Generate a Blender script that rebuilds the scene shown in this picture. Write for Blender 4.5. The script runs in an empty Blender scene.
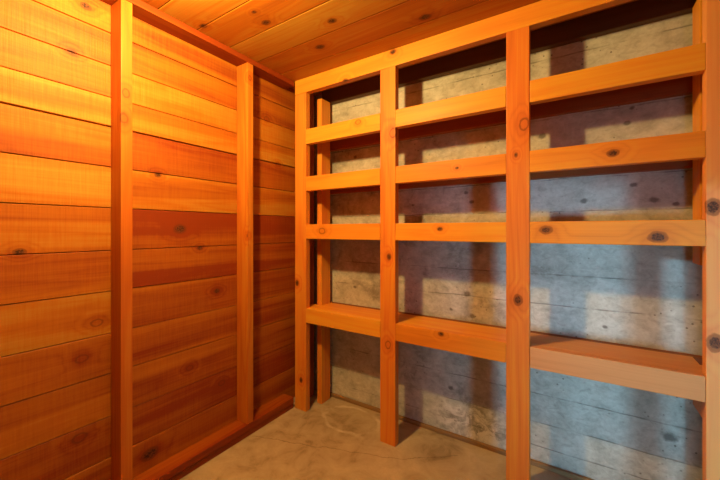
import bpy, bmesh, math, random
from mathutils import Vector, Matrix
random.seed(7)
sc = bpy.context.scene
COL = sc.collection
EYE = 1.105          # camera height
CEIL = 2.03
YF, YW = 1.52, 1.77  # rack front plane, concrete wall plane
XL = -1.555          # face of the plank wall
XS = -1.465          # face of the studs / plates on the plank wall
XR = 0.56            # right wall
YB = -0.95           # wall behind the camera
F_PX = 333.0
YAW = math.radians(32.8)

# ------------------------------------------------------------------ helpers
def ray(px, py):
    """direction of the photo's pixel in the world (used only to find where knots sit)"""
    a = math.atan((px - 360) / F_PX); th = a - YAW
    h = (230 - py) / F_PX * math.cos(a)
    return Vector((math.sin(th), math.cos(th), h))
def on_y(px, py, y):
    d = ray(px, py); t = y / d.y
    return Vector((d.x * t, y, EYE + d.z * t))
def on_x(px, py, x):
    d = ray(px, py); t = x / d.x
    return Vector((x, d.y * t, EYE + d.z * t))
def on_z(px, py, z):
    d = ray(px, py); t = (z - EYE) / d.z
    return Vector((d.x * t, d.y * t, z))

def add_box(bm, lo, hi, bev=0.002, seg=2, tone=None, layer=None, mat=0, jit=0.0):
    tmp = bmesh.new()
    bmesh.ops.create_cube(tmp, size=1.0)
    for v in tmp.verts:
        for i in range(3):
            c = 0.5 * (lo[i] + hi[i]); s = hi[i] - lo[i]
            v.co[i] = c + v.co[i] * s + (random.uniform(-jit, jit) if jit else 0)
    if bev:
        bmesh.ops.bevel(tmp, geom=list(tmp.edges), offset=bev, segments=seg, profile=0.6, affect='EDGES')
    vm = {}
    for v in tmp.verts:
        vm[v] = bm.verts.new(v.co)
    for f in tmp.faces:
        nf = bm.faces.new([vm[v] for v in f.verts])
        nf.material_index = mat
        if layer is not None and tone is not None:
            nf[layer] = tone
    tmp.free()

def link(name, bm, mats, parent=None, smooth=True):
    bmesh.ops.recalc_face_normals(bm, faces=list(bm.faces))
    me = bpy.data.meshes.new(name)
    bm.to_mesh(me); bm.free()
    for m in (mats if isinstance(mats, (list, tuple)) else [mats]):
        me.materials.append(m)
    o = bpy.data.objects.new(name, me)
    COL.objects.link(o)
    if parent: o.parent = parent
    return o

def beam(name, lo, hi, mat, parent=None, bev=0.0025, jit=0.0008):
    bm = bmesh.new(); add_box(bm, lo, hi, bev, 2, jit=jit)
    return link(name, bm, mat, parent)

def struct(o):
    o['kind'] = 'structure'; return o

# ------------------------------------------------------------------ materials
class NT:
    def __init__(s, name):
        s.m = bpy.data.materials.new(name); s.m.use_nodes = True
        s.t = s.m.node_tree; s.t.nodes.clear()
        s.out = s.t.nodes.new('ShaderNodeOutputMaterial')
        s.b = s.t.nodes.new('ShaderNodeBsdfPrincipled')
        s.t.links.new(s.b.outputs[0], s.out.inputs[0])
    def n(s, typ, **kw):
        nd = s.t.nodes.new(typ)
        for k, v in kw.items(): setattr(nd, k, v)
        return nd
    def put(s, sock, v):
        if isinstance(v, bpy.types.NodeSocket): s.t.links.new(v, sock)
        else: sock.default_value = v
    def math(s, op, a, b=0.0, c=0.0, clamp=False):
        nd = s.n('ShaderNodeMath', operation=op, use_clamp=clamp)
        s.put(nd.inputs[0], a); s.put(nd.inputs[1], b); s.put(nd.inputs[2], c)
        return nd.outputs[0]
    def vmath(s, op, a, b=(0, 0, 0)):
        nd = s.n('ShaderNodeVectorMath', operation=op)
        s.put(nd.inputs[0], a); s.put(nd.inputs[1], b)
        return nd.outputs[1] if op in ('LENGTH', 'DOT_PRODUCT') else nd.outputs[0]
    def noise(s, vec, scale, detail=4, rough=0.55, dist=0.0):
        nd = s.n('ShaderNodeTexNoise')
        s.put(nd.inputs['Vector'], vec)
        nd.inputs['Scale'].default_value = scale; nd.inputs['Detail'].default_value = detail
        nd.inputs['Roughness'].default_value = rough; nd.inputs['Distortion'].default_value = dist
        return nd.outputs[0]
    def ramp(s, fac, stops, interp='LINEAR'):
        nd = s.n('ShaderNodeValToRGB'); r = nd.color_ramp; r.interpolation = interp
        while len(r.elements) < len(stops): r.elements.new(0.5)
        for e, (p, c) in zip(r.elements, stops):
            e.position = p
            e.color = (c, c, c, 1) if isinstance(c, (int, float)) else (*c, 1)
        s.put(nd.inputs[0], fac)
        return nd.outputs[0]
    def mix(s, fac, a, b, mode='MIX'):
        nd = s.n('ShaderNodeMix', data_type='RGBA', blend_type=mode)
        s.put(nd.inputs[0], fac)
        for sock, v in ((nd.inputs[6], a), (nd.inputs[7], b)):
            s.put(sock, v if isinstance(v, bpy.types.NodeSocket) else (*v, 1))
        return nd.outputs[2]
    def mapr(s, v, a, b, c=0.0, d=1.0, smooth=True):
        nd = s.n('ShaderNodeMapRange')
        nd.interpolation_type = 'SMOOTHSTEP' if smooth else 'LINEAR'
        s.put(nd.inputs[0], v)
        for i, x in enumerate((a, b, c, d)): nd.inputs[i + 1].default_value = x
        return nd.outputs[0]
    def bump(s, h, strength, dist=0.002):
        nd = s.n('ShaderNodeBump'); nd.inputs['Strength'].default_value = strength
        nd.inputs['Distance'].default_value = dist
        s.put(nd.inputs['Height'], h); s.put(s.b.inputs['Normal'], nd.outputs[0])

LIGHT = (0.50, 0.28, 0.036)
MID = (0.44, 0.135, 0.008)
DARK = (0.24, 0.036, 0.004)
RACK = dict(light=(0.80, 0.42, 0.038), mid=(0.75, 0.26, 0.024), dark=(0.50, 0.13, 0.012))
POST = dict(light=(0.80, 0.40, 0.042), mid=(0.69, 0.19, 0.026), dark=(0.44, 0.07, 0.010))
STUD = dict(light=(0.66, 0.32, 0.035), mid=(0.52, 0.135, 0.012), dark=(0.30, 0.045, 0.006))
OLD_AND_SHADE = dict(light=(0.16, 0.085, 0.04), mid=(0.11, 0.055, 0.025), dark=(0.07, 0.035, 0.016))  # dark brown for unseen old walls and for shade painted on the rear header
def wood(name, axis, knots=(), attr=False, light=LIGHT, mid=MID, dark=DARK, saw=0.0, rough=0.42, streak=0.5, tonespan=0.5, tonebase=0.25):
    """planed or sawn fir: long grain along one axis, cathedral figure, streaks of heartwood, knots at given points"""
    k = NT(name)
    pos = k.n('ShaderNodeNewGeometry').outputs['Position']
    if attr:
        a = k.n('ShaderNodeAttribute', attribute_type='GEOMETRY', attribute_name='tone')
        tone = a.outputs['Fac']; off = k.math('MULTIPLY', tone, 37.0)
    else:
        oi = k.n('ShaderNodeObjectInfo'); r = oi.outputs['Random']
        sp = k.n('ShaderNodeSeparateColor'); k.put(sp.inputs[0], oi.outputs['Color'])
        tone = k.math('ADD', k.math('MULTIPLY_ADD', r, tonespan, tonebase), k.math('SUBTRACT', sp.outputs[0], 1.0)); off = k.math('MULTIPLY', r, 23.0)
    cb = k.n('ShaderNodeCombineXYZ')
    for i in range(3): k.put(cb.inputs[i], off)
    sh = k.vmath('ADD', pos, cb.outputs[0])
    def st(along, across):
        v = [across] * 3; v[axis] = along
        return k.vmath('MULTIPLY', sh, tuple(v))
    # knots
    knot = None; field = None; ring = None
    wob = k.math('MULTIPLY_ADD', k.noise(pos, 55, 2, 0.5), 0.5, -0.25)
    for kn in knots:
        p, rad = kn[0], kn[1]; kind = kn[2] if len(kn) > 2 else 'dark'
        d = k.vmath('SUBTRACT', pos, tuple(p))
        v = [1 / rad] * 3; v[axis] = 0.72 / rad
        d = k.vmath('LENGTH', k.vmath('MULTIPLY', d, tuple(v)))
        ff = k.mapr(d, 0.6, 4.5, 1.0, 0.0)
        field = ff if field is None else k.math('MAXIMUM', field, ff)
        dw = k.math('ADD', d, wob)
        if kind == 'dark':
            kk = k.mapr(dw, 0.55, 1.0, 1.0, 0.0)
            knot = kk if knot is None else k.math('MAXIMUM', knot, kk)
        rr = k.mapr(k.math('ABSOLUTE', k.math('SUBTRACT', dw, 0.95)), 0.05, 0.30, 1.0, 0.0)
        ring = rr if ring is None else k.math('MAXIMUM', ring, rr)
    g1 = k.noise(st(0.55, 7.0), 1.0, 3, 0.5, 0.35)          # broad figure
    fig = k.math('MULTIPLY', g1, 15.0)
    if field is not None: fig = k.math('ADD', fig, k.math('MULTIPLY', field, 3.5))
    fig = k.math('PINGPONG', fig, 1.0)
    fig = k.math('POWER', fig, 2.0)
    fine = k.noise(st(3.0, 160.0), 1.0, 3, 0.6)
    blot = k.noise(st(1.2, 5.0), 1.0, 3, 0.6)
    stre = k.ramp(k.noise(st(0.25, 9.0), 1.0, 2, 0.4), [(0.47, 0.0), (0.56, 1.0)])
    v = k.math('MULTIPLY_ADD', fig, 0.16, tone)
    v = k.math('ADD', v, k.math('MULTIPLY_ADD', fine, 0.36, -0.18))
    v = k.math('ADD', v, k.math('MULTIPLY_ADD', blot, 0.5, -0.25))
    v = k.math('ADD', v, k.math('MULTIPLY_ADD', stre, 0.26 * streak, -0.13 * streak))
    if saw:
        vs = [9.0] * 3; vs[axis] = 150.0
        s0 = k.noise(k.vmath('MULTIPLY', sh, tuple(vs)), 1.0, 3, 0.6)
        v = k.math('ADD', v, k.math('MULTIPLY_ADD', s0, 0.34, -0.17))
    if field is not None: v = k.math('ADD', v, k.math('MULTIPLY', k.math('POWER', field, 2.0), 0.22))
    c = k.ramp(v, [(0.0, light), (0.45, mid), (1.0, dark)])
    if ring is not None:
        c = k.mix(k.math('MULTIPLY', ring, 0.6), c, (0.13, 0.030, 0.006))
    if knot is not None:
        inner = k.mix(k.ramp(k.noise(pos, 190, 3), [(0.4, 0.0), (0.62, 1.0)]), (0.016, 0.007, 0.004), (0.17, 0.05, 0.014))
        c = k.mix(k.math('MULTIPLY', knot, 0.95), c, inner)
    k.put(k.b.inputs['Base Color'], c)
    k.put(k.b.inputs['Roughness'], k.math('MULTIPLY_ADD', fine, 0.2, rough))
    k.b.inputs['Specular IOR Level'].default_value = 0.25
    h = k.math('MULTIPLY_ADD', fig, 0.25, fine)
    if saw:
        v = [4.0] * 3; v[axis] = 210.0
        s1 = k.noise(k.vmath('MULTIPLY', sh, tuple(v)), 1.0, 2, 0.5)
        h = k.math('ADD', k.math('MULTIPLY', s1, saw * 2.5), h)
    k.bump(h, 0.22 if not saw else 0.35, 0.0015)
    return k.m

def plain(name, col, rough=0.8):
    k = NT(name)
    pos = k.n('ShaderNodeNewGeometry').outputs['Position']
    k.put(k.b.inputs['Base Color'], k.mix(k.noise(pos, 30), tuple(x * 0.6 for x in col), tuple(min(1, x * 1.3) for x in col)))
    k.b.inputs['Roughness'].default_value = rough
    return k.m

# knots, where the photo shows them
XF = XL + 0.0005
K_WALL = [(on_x(180, 229, XL), .020), (on_x(72, 52, XL), .011), (on_x(86, 6, XL), .012), (on_x(20, 252, XL), .011),
          (on_x(97, 323, XL), .014, 'ring'), (on_x(82, 359, XL), .014, 'ring'), (on_x(80, 438, XL), .016, 'ring'), (on_x(150, 454, XL), .024),
          (on_x(217, 291, XL), .012), (on_x(200, 248, XL), .010), (on_x(222, 383, XL), .013, 'ring'), (on_x(158, 175, XL), .010),
          (on_x(267, 119, XL), .014, 'ring'), (on_x(190, 368, XL), .012, 'ring'), (on_x(278, 164, XL), .010, 'ring')]
K_CEIL = [(on_z(266, 22.5, CEIL), .016), (on_z(332, 21, CEIL), .016), (on_z(320, 47, CEIL), .018),
          (on_z(425, 17, CEIL), .018), (on_z(203, 26, CEIL), .014), (on_z(254, 12, CEIL), .008), (on_z(434, 63, CEIL), .016)]
K_RX = [(on_y(393, 52, YF), .012), (on_y(345, 81, YF), .013), (on_y(613, 153, YF), .013), (on_y(546, 230, YF), .016),
        (on_y(658, 237, YF), .018), (on_y(441, 334, YF), .010), (on_y(440, 229, YF), .009), (on_y(322, 231, YF), .016, 'ring'),
        (on_y(358, 122, YF), .012, 'ring'), (on_y(457, 168, YF), .006)]
K_RZ = [(on_y(524, 124, YF), .017, 'ring'), (on_y(389, 257, YF), .012), (on_y(388, 345, YF), .014, 'ring'), (on_y(713, 207, YF), .019),
        (on_y(715, 343, YF), .019), (on_y(297, 283, YF), .013), (on_y(301, 380, YF), .012), (on_y(518, 300, YF), .016),
        (on_y(393, 133, YF), .018, 'ring'), (on_y(516, 155, YF), .007)]
K_ST = [(on_x(126, 93, XS), .012, 'ring'), (on_x(124, 118, XS), .013, 'ring'), (on_x(250, 78, XS), .009, 'ring'), (on_x(246, 236, XS), .011, 'ring')]

M_WALL = wood('plank_wall_wood', 1, K_WALL, attr=True, saw=0.9, rough=0.48, streak=1.15)
M_CEIL = wood('ceiling_plank_wood', 0, K_CEIL, attr=True, rough=0.45, streak=0.5)
M_RX = wood('rail_wood', 0, K_RX, **RACK, tonebase=0.22, tonespan=0.25, streak=0.35, rough=0.36)
M_RZ = wood('post_wood', 2, K_RZ, **POST, tonebase=0.25, tonespan=0.25, streak=0.3, rough=0.36)
M_DAYLIT_POST = wood('daylit_post_wood', 2, K_RZ, light=(0.82, 0.40, 0.12), mid=(0.76, 0.27, 0.085), dark=(0.46, 0.10, 0.03), tonebase=.15, tonespan=.1, streak=.3, rough=.45)  # paler, pinker post wood with the daylight on it put into the colour
M_REAR = wood('rear_timber_wood', 0, (), light=(0.34, 0.12, 0.02), mid=(0.26, 0.07, 0.012), dark=(0.13, 0.03, 0.006), tonebase=.35, tonespan=.2)  # rear rails coloured darker to stand for the shade behind the rack
M_HEAD = wood('rear_header_wood', 0, (), tonebase=.35, tonespan=.1, **OLD_AND_SHADE)  # near-black tone paints in the shade under the front header
M_DAYLIT = wood('daylit_shelf_wood', 0, (), light=(0.68, 0.36, 0.12), mid=(0.62, 0.27, 0.10), dark=(0.44, 0.16, 0.055), tonebase=.3, tonespan=.1, rough=.6)  # pinkish rail wood; daylight in the right bay painted into the colour
M_STUD = wood('stud_wood', 2, K_ST, **STUD, tonebase=0.30, tonespan=0.2, streak=0.3)
M_PLATE = wood('plate_wood', 1, (), tonebase=0.85, tonespan=0.1)
M_PLAIN = wood('other_wall_wood', 0, (), attr=True, rough=0.6, **OLD_AND_SHADE)
M_GAP = plain('dark_joint', (0.035, 0.014, 0.006))
M_DIRT = wood('base_strip_wood', 0, (), tonebase=0.6, tonespan=0.1, mid=(0.36, 0.22, 0.11), dark=(0.17, 0.09, 0.04))

def concrete_wall():
    k = NT('board_formed_concrete')
    pos = k.n('ShaderNodeNewGeometry').outputs['Position']
    big = k.noise(pos, 2.6, 5, 0.6, 0.4)
    med = k.noise(pos, 11.0, 5, 0.65, 0.6)
    fin = k.noise(pos, 90.0, 3, 0.6)
    v = k.math('ADD', k.math('MULTIPLY', big, 0.55), k.math('MULTIPLY', med, 0.45))
    c = k.ramp(v, [(0.34, (0.22, 0.215, 0.19)), (0.46, (0.46, 0.465, 0.43)), (0.58, (0.62, 0.63, 0.59)), (0.74, (0.72, 0.73, 0.70))])
    c = k.mix(k.math('MULTIPLY_ADD', fin, 0.5, -0.08, clamp=True), c, (0.27, 0.25, 0.21))
    mot = k.noise(k.vmath('MULTIPLY', pos, (1.0, 1.0, 1.6)), 26.0, 5, 0.7, 0.8)
    c = k.mix(k.ramp(mot, [(0.50, 0.0), (0.68, 0.34)]), c, (0.17, 0.155, 0.13))
    c = k.mix(k.ramp(mot, [(0.32, 0.35), (0.46, 0.0)]), c, (0.74, 0.74, 0.70))
    sep = k.n('ShaderNodeSeparateXYZ'); k.put(sep.inputs[0], pos)
    z = k.math('ADD', sep.outputs[2], k.math('MULTIPLY_ADD', k.noise(pos, 6.0, 3), 0.014, -0.007))
    broken = k.ramp(k.noise(pos, 7.0, 4, 0.6), [(0.46, 0.0), (0.58, 1.0)])
    lines = None                                   # form-board joints
    for h in (0.09, 0.20, 0.335, 0.475, 0.62, 0.76, 0.90, 1.05, 1.19, 1.335, 1.47, 1.62, 1.77, 1.895):
        d = k.math('ABSOLUTE', k.math('SUBTRACT', z, h))
        l = k.mapr(d, 0.001, 0.0045, 1.0, 0.0)
        lines = l if lines is None else k.math('MAXIMUM', lines, l)
    lines = k.math('MULTIPLY', lines, k.math('MULTIPLY_ADD', broken, 0.75, 0.12))
    c = k.mix(k.math('MULTIPLY', lines, 0.6), c, (0.075, 0.062, 0.05))
    # pits and rusty tie marks
    vo = k.n('ShaderNodeTexVoronoi'); k.put(vo.inputs['Vector'], pos); vo.inputs['Scale'].default_value = 34
    pit = k.mapr(vo.outputs['Distance'], 0.08, 0.17, 1.0, 0.0)
    pit = k.math('MULTIPLY', pit, k.ramp(k.noise(pos, 4.0, 3), [(0.50, 0.0), (0.60, 1.0)]))
    c = k.mix(k.math('MULTIPLY', pit, 0.7), c, (0.09, 0.075, 0.06))
    dark = None
    for px, py, r in ((634, 185, .016), (584, 201, .018), (654, 200, .02), (676, 204, .014), (542, 136, .022), (627, 123, .016), (632, 108, .012),
                      (466, 193, .015), (472, 202, .016), (413, 205, .01), (451, 309, .012), (467, 294, .022), (472, 316, .02), (605, 327, .012),
                      (355, 287, .014), (451, 388, .018), (459, 410, .012), (670, 437, .03), (355, 157, .016)):
        p = on_y(px, py, YW)
        d = k.vmath('LENGTH', k.vmath('MULTIPLY', k.vmath('SUBTRACT', pos, tuple(p)), (1 / r, 0.0, 1.3 / r)))
        d = k.math('ADD', d, k.math('MULTIPLY_ADD', k.noise(pos, 60, 2), 0.9, -0.45))
        kk = k.mapr(d, 0.4, 1.1, 1.0, 0.0)
        dark = kk if dark is None else k.math('MAXIMUM', dark, kk)
    c = k.mix(k.math('MULTIPLY', dark, 0.72), c, (0.07, 0.055, 0.045))
    # pale lime bloom low on the middle bay, spread by noise
    p = on_y(470, 425, YW)
    d = k.vmath('LENGTH', k.vmath('MULTIPLY', k.vmath('SUBTRACT', pos, tuple(p)), (3.6, 0, 6.5)))
    bl = k.math('MULTIPLY', k.mapr(d, 0.2, 1.1, 1.0, 0.0), k.ramp(k.noise(pos, 13, 6, 0.7, 1.2), [(0.47, 0.0), (0.56, 1.0)]))
    c = k.mix(k.math('MULTIPLY', bl, 0.6), c, (0.78, 0.77, 0.74))
    k.put(k.b.inputs['Base Color'], c)
    k.b.inputs['Roughness'].default_value = 0.85
    h = k.math('SUBTRACT', k.math('MULTIPLY_ADD', med, 0.6, k.math('MULTIPLY', fin, 0.35)), k.math('MULTIPLY', k.math('MAXIMUM', lines, pit), 0.8))
    k.bump(h, 0.45, 0.004)
    return k.m

def concrete_floor():
    k = NT('floor_concrete')
    pos = k.n('ShaderNodeNewGeometry').outputs['Position']
    big = k.noise(pos, 2.4, 5, 0.6, 0.9)
    med = k.noise(pos, 8.0, 5, 0.65, 0.8)
    fin = k.noise(pos, 70.0, 3, 0.6)
    v = k.math('ADD', k.math('MULTIPLY', big, 0.5), k.math('MULTIPLY', med, 0.5))
    c = k.ramp(v, [(0.36, (0.20, 0.155, 0.095)), (0.47, (0.40, 0.33, 0.225)), (0.60, (0.50, 0.425, 0.30)), (0.72, (0.60, 0.53, 0.40))])
    c = k.mix(k.math('MULTIPLY_ADD', fin, 0.4, -0.06, clamp=True), c, (0.30, 0.24, 0.155))
    # pale lime rings left by standing water
    for (cx, cy, rx, ry) in ((-1.10, 1.60, .20, .11),):
        d = k.vmath('MULTIPLY', k.vmath('SUBTRACT', pos, (cx, cy, 0)), (1 / rx, 1 / ry, 0))
        d = k.math('ADD', k.vmath('LENGTH', d), k.math('MULTIPLY_ADD', k.noise(pos, 5, 3), 0.9, -0.45))
        l = k.mapr(k.math('ABSOLUTE', k.math('SUBTRACT', d, 1.0)), 0.02, 0.14, 1.0, 0.0)
        l = k.math('MULTIPLY', l, k.ramp(k.noise(pos, 9, 4), [(0.42, 0.0), (0.58, 0.7)]))
        c = k.mix(l, c, (0.66, 0.60, 0.47))
    # hairline cracks
    sep = k.n('ShaderNodeSeparateXYZ'); k.put(sep.inputs[0], pos)
    x, y = sep.outputs[0], sep.outputs[1]
    wob = k.math('MULTIPLY_ADD', k.noise(pos, 11.0, 4, 0.6), 0.05, -0.025)
    crack = None
    pts = [on_z(px, py, 0) for px, py in ((252, 436), (296, 443), (335, 449), (398, 459), (458, 456))]
    for p, q in zip(pts[:-1], pts[1:]):
        a = (q.y - p.y) / (q.x - p.x); b = p.y - a * p.x
        d = k.math('ABSOLUTE', k.math('SUBTRACT', k.math('ADD', y, wob), k.math('MULTIPLY_ADD', x, a, b)))
        l = k.math('MULTIPLY', k.mapr(d, 0.0006, 0.0035, 1.0, 0.0), k.math('MULTIPLY', k.math('GREATER_THAN', x, p.x), k.math('LESS_THAN', x, q.x)))
        crack = l if crack is None else k.math('MAXIMUM', crack, l)
    c = k.mix(k.math('MULTIPLY', crack, 0.6), c, (0.10, 0.07, 0.04))
    k.put(k.b.inputs['Base Color'], c)
    k.b.inputs['Roughness'].default_value = 0.7
    k.bump(k.math('SUBTRACT', k.math('MULTIPLY_ADD', med, 0.5, k.math('MULTIPLY', fin, 0.3)), k.math('MULTIPLY', crack, 0.5)), 0.3, 0.003)
    return k.m
M_CONC = concrete_wall(); M_FLOOR = concrete_floor()

# ------------------------------------------------------------------ room shell
bm = bmesh.new(); add_box(bm, (XL - .1, YB - .6, -.12), (XR + .1, YW + .12, 0), 0)
struct(link('floor', bm, M_FLOOR))
bm = bmesh.new(); add_box(bm, (XL - .1, YW, 0), (XR + .1, YW + .12, CEIL), 0)
struct(link('wall_back', bm, M_CONC))

def boards(name, mats, spec, back):
    """planks in one mesh, each with its own tone; spec = list of (lo, hi, tone)"""
    bm = bmesh.new(); ly = bm.faces.layers.float.new('tone')
    for lo, hi, t in spec: add_box(bm, lo, hi, 0.0018, 1, t, ly)
    add_box(bm, *back, 0, 1, 0.5, ly, mat=1)
    return struct(link(name, bm, mats))

H = [CEIL, 1.891, 1.761, 1.634, 1.517, 1.356, 1.193, 1.023, 0.861, 0.693, 0.533, 0.361, 0.199, 0.0]
TL = [.60, .56, .36, .30, .52, .36, .47, .50, .42, .45, .50, .58, .66]     # planks nearer than the first stud; wood tone plus painted-in brighter light
TM = [.62, .66, .46, .38, .60, .46, .86, .84, .60, .68, .70, .78, .72]     # same planks beyond it; wood tone darkened to paint in dimmer light
spec = []
for i in range(13):
    g = 0.003 if i == 3 else 0.0013
    gu = 0.003 if i == 4 else 0.0013
    dx = random.uniform(0, 0.003)
    spec.append(((XL - .02, YB, H[i + 1] + g), (XL - dx, 0.599, H[i] - gu), TL[i]))
    spec.append(((XL - .02, 0.601, H[i + 1] + g), (XL - dx, YW - .001, H[i] - gu), TM[i] + random.uniform(-.03, .03)))
boards('wall_left', [M_WALL, M_GAP], spec, ((XL - .1, YB, 0), (XL - .021, YW - .001, CEIL)))
# ceiling planks run along the rack
ys = [YB] + [0.715 - .1725 * i for i in range(9, -1, -1)] + [0.887, 1.062, 1.236, 1.407, 1.58, YW + .12]
spec = []
for i in range(len(ys) - 1):
    spec.append(((XL - .1, ys[i] + .0018, CEIL), (XR + .1, ys[i + 1] - .0018, CEIL + .02), random.choice((.2, .3, .4, .26, .45))))
boards('ceiling', [M_CEIL, M_GAP], spec, ((XL - .1, YB - .1, CEIL + .021), (XR + .1, YW + .12, CEIL + .1)))
# right wall with its low hatch, and the wall behind the camera
DX0, DX1 = .12, .54  # opening behind the camera, added to let the fill light in
DY0, DY1, DZ = 0.40, 1.47, 1.193
spec = []
for i in range(13):
    t = random.uniform(.35, .6)
    spec.append(((XR, YB, H[i + 1] + .0013), (XR + .02, DY0, H[i] - .0013), t))
    if H[i + 1] > 1.19: spec.append(((XR, DY0 + .001, H[i + 1] + .0013), (XR + .02, DY1 - .001, H[i] - .0013), t))
    spec.append(((XR, DY1, H[i + 1] + .0013), (XR + .02, YW - .001, H[i] - .0013), t))
boards('wall_right', [wood('right_wall_wood', 1, (), attr=True, rough=.6, **OLD_AND_SHADE), M_GAP], spec, ((XR + .021, YB, 0), (XR + .06, DY0, CEIL)))
spec = []
for i in range(13):
    t = random.uniform(.35, .6)
    spec.append(((XL, YB - .02, H[i + 1] + .0013), (DX0, YB, H[i] - .0013), t))
    spec.append(((DX1, YB - .02, H[i + 1] + .0013), (XR, YB, H[i] - .0013), t))
    if H[i + 1] > 1.88: spec.append(((DX0 + .001, YB - .02, H[i + 1] + .0013), (DX1 - .001, YB, H[i] - .0013), t))
boards('wall_front', [M_PLAIN, M_GAP], spec, ((XL, YB - .1, 0), (DX0, YB - .021, CEIL)))

# plates on the plank wall
bm = bmesh.new()
add_box(bm, (XL + .001, YB + .01, 0.0), (XS - .004, YF - .005, .030), .003, jit=.0008)
add_box(bm, (XL + .001, YB + .01, .0325), (XS, YF - .005, .067), .003, jit=.0008)
struct(link('baseboard_left', bm, M_PLATE))
bm = bmesh.new(); add_box(bm, (XL + .001, YB + .01, CEIL - .030), (XS, YF - .005, CEIL - .001), .002)
struct(link('trim_1', bm, M_PLATE))
bm = bmesh.new(); add_box(bm, (XL + .14, YW - .018, 0), (XR - .01, YW - .001, .022), .004, jit=.002)
struct(link('baseboard_back', bm, M_DIRT))

# ------------------------------------------------------------------ wall studs
def stud(y, label, x1=XS, top=CEIL - .0305, bottom=.0675, tone=0.0):
    o = beam('wall_stud', (XL + .001, y - .040, bottom), (x1, y, top), M_STUD)
    o['label'] = label; o['category'] = 'wall stud'; o['group'] = 'upright studs on the plank wall'; o.color = (1 + tone, 1, 1, 1)
    return o
stud(0.618, 'upright wooden stud nearest the camera on the left plank wall, pale yellow at top', tone=.16)
stud(1.206, 'upright wooden stud midway between the nearest stud and the rack, dark shadow beside it')
stud(1.706, 'corner stud showing only as a thin strip behind the leftmost rack post', bottom=.001, top=CEIL - .002)

# ------------------------------------------------------------------ shelving rack
rack = bpy.data.objects.new('shelving_rack', None); COL.objects.link(rack)
rack.location = (-0.5, YF, 0)
rack['label'] = 'built-in orange-stained timber shelving rack with three bays against the grey concrete wall'
rack['category'] = 'shelving'
def part(name, lo, hi, mat, label=None, bev=.0025):
    off = Vector(rack.location)
    o = beam(name, lo, hi, mat, None, bev)
    o.data.transform(Matrix.Translation(-off))
    o.parent = rack
    if label: o['label'] = label
    return o
PX = [-1.460, -0.855, -0.244, 0.359]     # left edges of the four front posts
PW, PD = .089, .038
HB = EYE + .836
for i, x in enumerate(PX):
    part('post', (x, YF, 0.0005), (x + PW, YF + PD, HB), M_DAYLIT_POST if i == 3 else M_RZ).color = (1 + (-.05, .0, -.08, .0)[i], 1, 1, 1)
part('header', (PX[0], YF, HB), (PX[3] + PW, YF + PD, CEIL - .001), M_RX)
part('rear_header', (PX[0] + .04, YW - .038, HB), (PX[3] + PW, YW - .001, CEIL - .001), M_HEAD, 'rear header darkened in colour for the shade on it')
RPD = .088
part('rear_post', (-1.385, YW - .001 - RPD - .038, .0005), (-1.347, YW - .039, HB), M_RZ)
part('rear_post', (.373, YW - .001 - RPD - .038, EYE - .125), (.411, YW - .039, HB), M_RZ, 'short rear post ending just below the third rail').color = (.72, 1, 1, 1)
LEV = [(.611, .522), (.324, .237), (.034, -.053), (-.477, -.563)]
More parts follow.
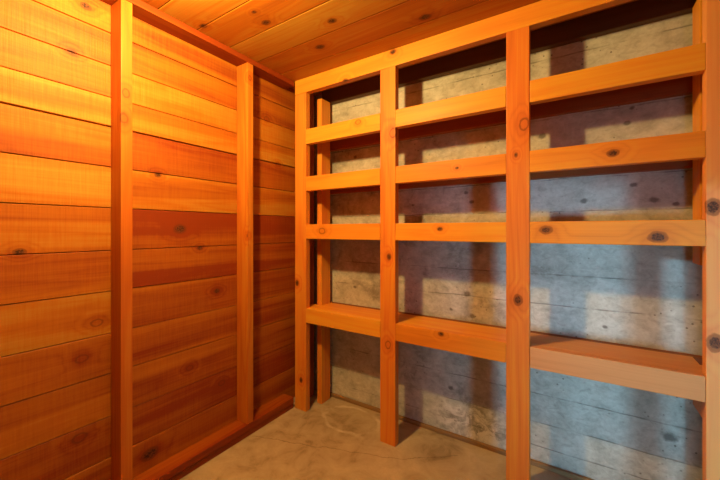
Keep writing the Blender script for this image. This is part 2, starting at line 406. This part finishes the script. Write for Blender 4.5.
for li, (t, b) in enumerate(LEV):
    for bay in range(3):
        part('front_rail', (PX[bay] + PW + .0004, YF, EYE + b), (PX[bay + 1] - .0004, YF + PD, EYE + t), M_DAYLIT if (li, bay) == (3, 2) else M_RX)
        x0 = PX[bay] + PW / 2; x1 = PX[bay + 1] + PW / 2
        z0, z1, ya, yb, ym = EYE + t - .019, EYE + t, YF + PD + .0003, YW - .039, YW - RPD - .040
        boxes = [((x0 + .0005, ya, z0), (x1 - .0005, ym, z1))]      # the board is notched round the rear posts
        boxes.append(((-1.3465 if bay == 0 else x0 + .0005, ym, z0), (.3725 if bay == 2 else x1 - .0005, yb, z1)))
        bm = bmesh.new()
        for lo, hi in boxes: add_box(bm, lo, hi, 0)
        o = link('shelf_board', bm, M_DAYLIT if (li, bay) == (3, 2) else M_RX)
        o.data.transform(Matrix.Translation(-Vector(rack.location))); o.parent = rack
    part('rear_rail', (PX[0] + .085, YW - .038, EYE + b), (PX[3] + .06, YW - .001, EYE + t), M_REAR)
part('cleat', (.373, YF + PD + .03, EYE - .655), (.411, YW - .04, EYE - .564), M_RX)

# ------------------------------------------------------------------ light
def area(name, loc, rot, sx, sy, power, col, spread=180):
    l = bpy.data.lights.new(name, 'AREA'); l.shape = 'RECTANGLE'; l.size = sx; l.size_y = sy
    l.energy = power; l.color = col; l.spread = math.radians(spread)
    o = bpy.data.objects.new(name, l); o.location = loc; o.rotation_euler = rot; COL.objects.link(o); return o
def bulb(name, loc, power, col, rad):
    l = bpy.data.lights.new(name, 'POINT'); l.energy = power; l.color = col; l.shadow_soft_size = rad
    o = bpy.data.objects.new(name, l); o.location = loc; COL.objects.link(o); return o
WARM = (1.0, 0.66, 0.215)
bulb('ceiling_bulb', (-0.965, 0.50, 1.950), 78, WARM, .04)
d = area('doorway_daylight', (2.9, -2.2, 0.45), (0, 0, 0), .95, .7, 5.2, (0.38, 0.80, 1.05), 34)
d.rotation_euler = (Vector((-0.15, 1.7, 0.8)) - d.location).to_track_quat('-Z', 'Y').to_euler()
area('shadow_fill', (0.36, YB - 2.6, 0.30), (math.radians(91), 0, 0), .30, .8, 1.9, (0.38, 0.80, 1.05), 32)  # added fill that softens the right post's shadow on the concrete
w = bpy.data.worlds.new('outside'); sc.world = w; w.use_nodes = True
bg = w.node_tree.nodes['Background']; bg.inputs[0].default_value = (0.45, 0.78, 1.0, 1); bg.inputs[1].default_value = 0.24

# ------------------------------------------------------------------ camera
cam = bpy.data.cameras.new('camera'); co = bpy.data.objects.new('camera', cam); COL.objects.link(co)
co.location = (0, 0, EYE); co.rotation_euler = (math.radians(90), 0, YAW)
cam.sensor_width = 36; cam.lens = F_PX / 720 * 36; cam.shift_y = -10 / 720; cam.clip_start = .02
sc.camera = co
sc.view_settings.view_transform = 'Standard'; sc.view_settings.look = 'None'
sc.view_settings.exposure = 0.0; sc.view_settings.gamma = 1.0; sc.view_settings.use_curve_mapping = False
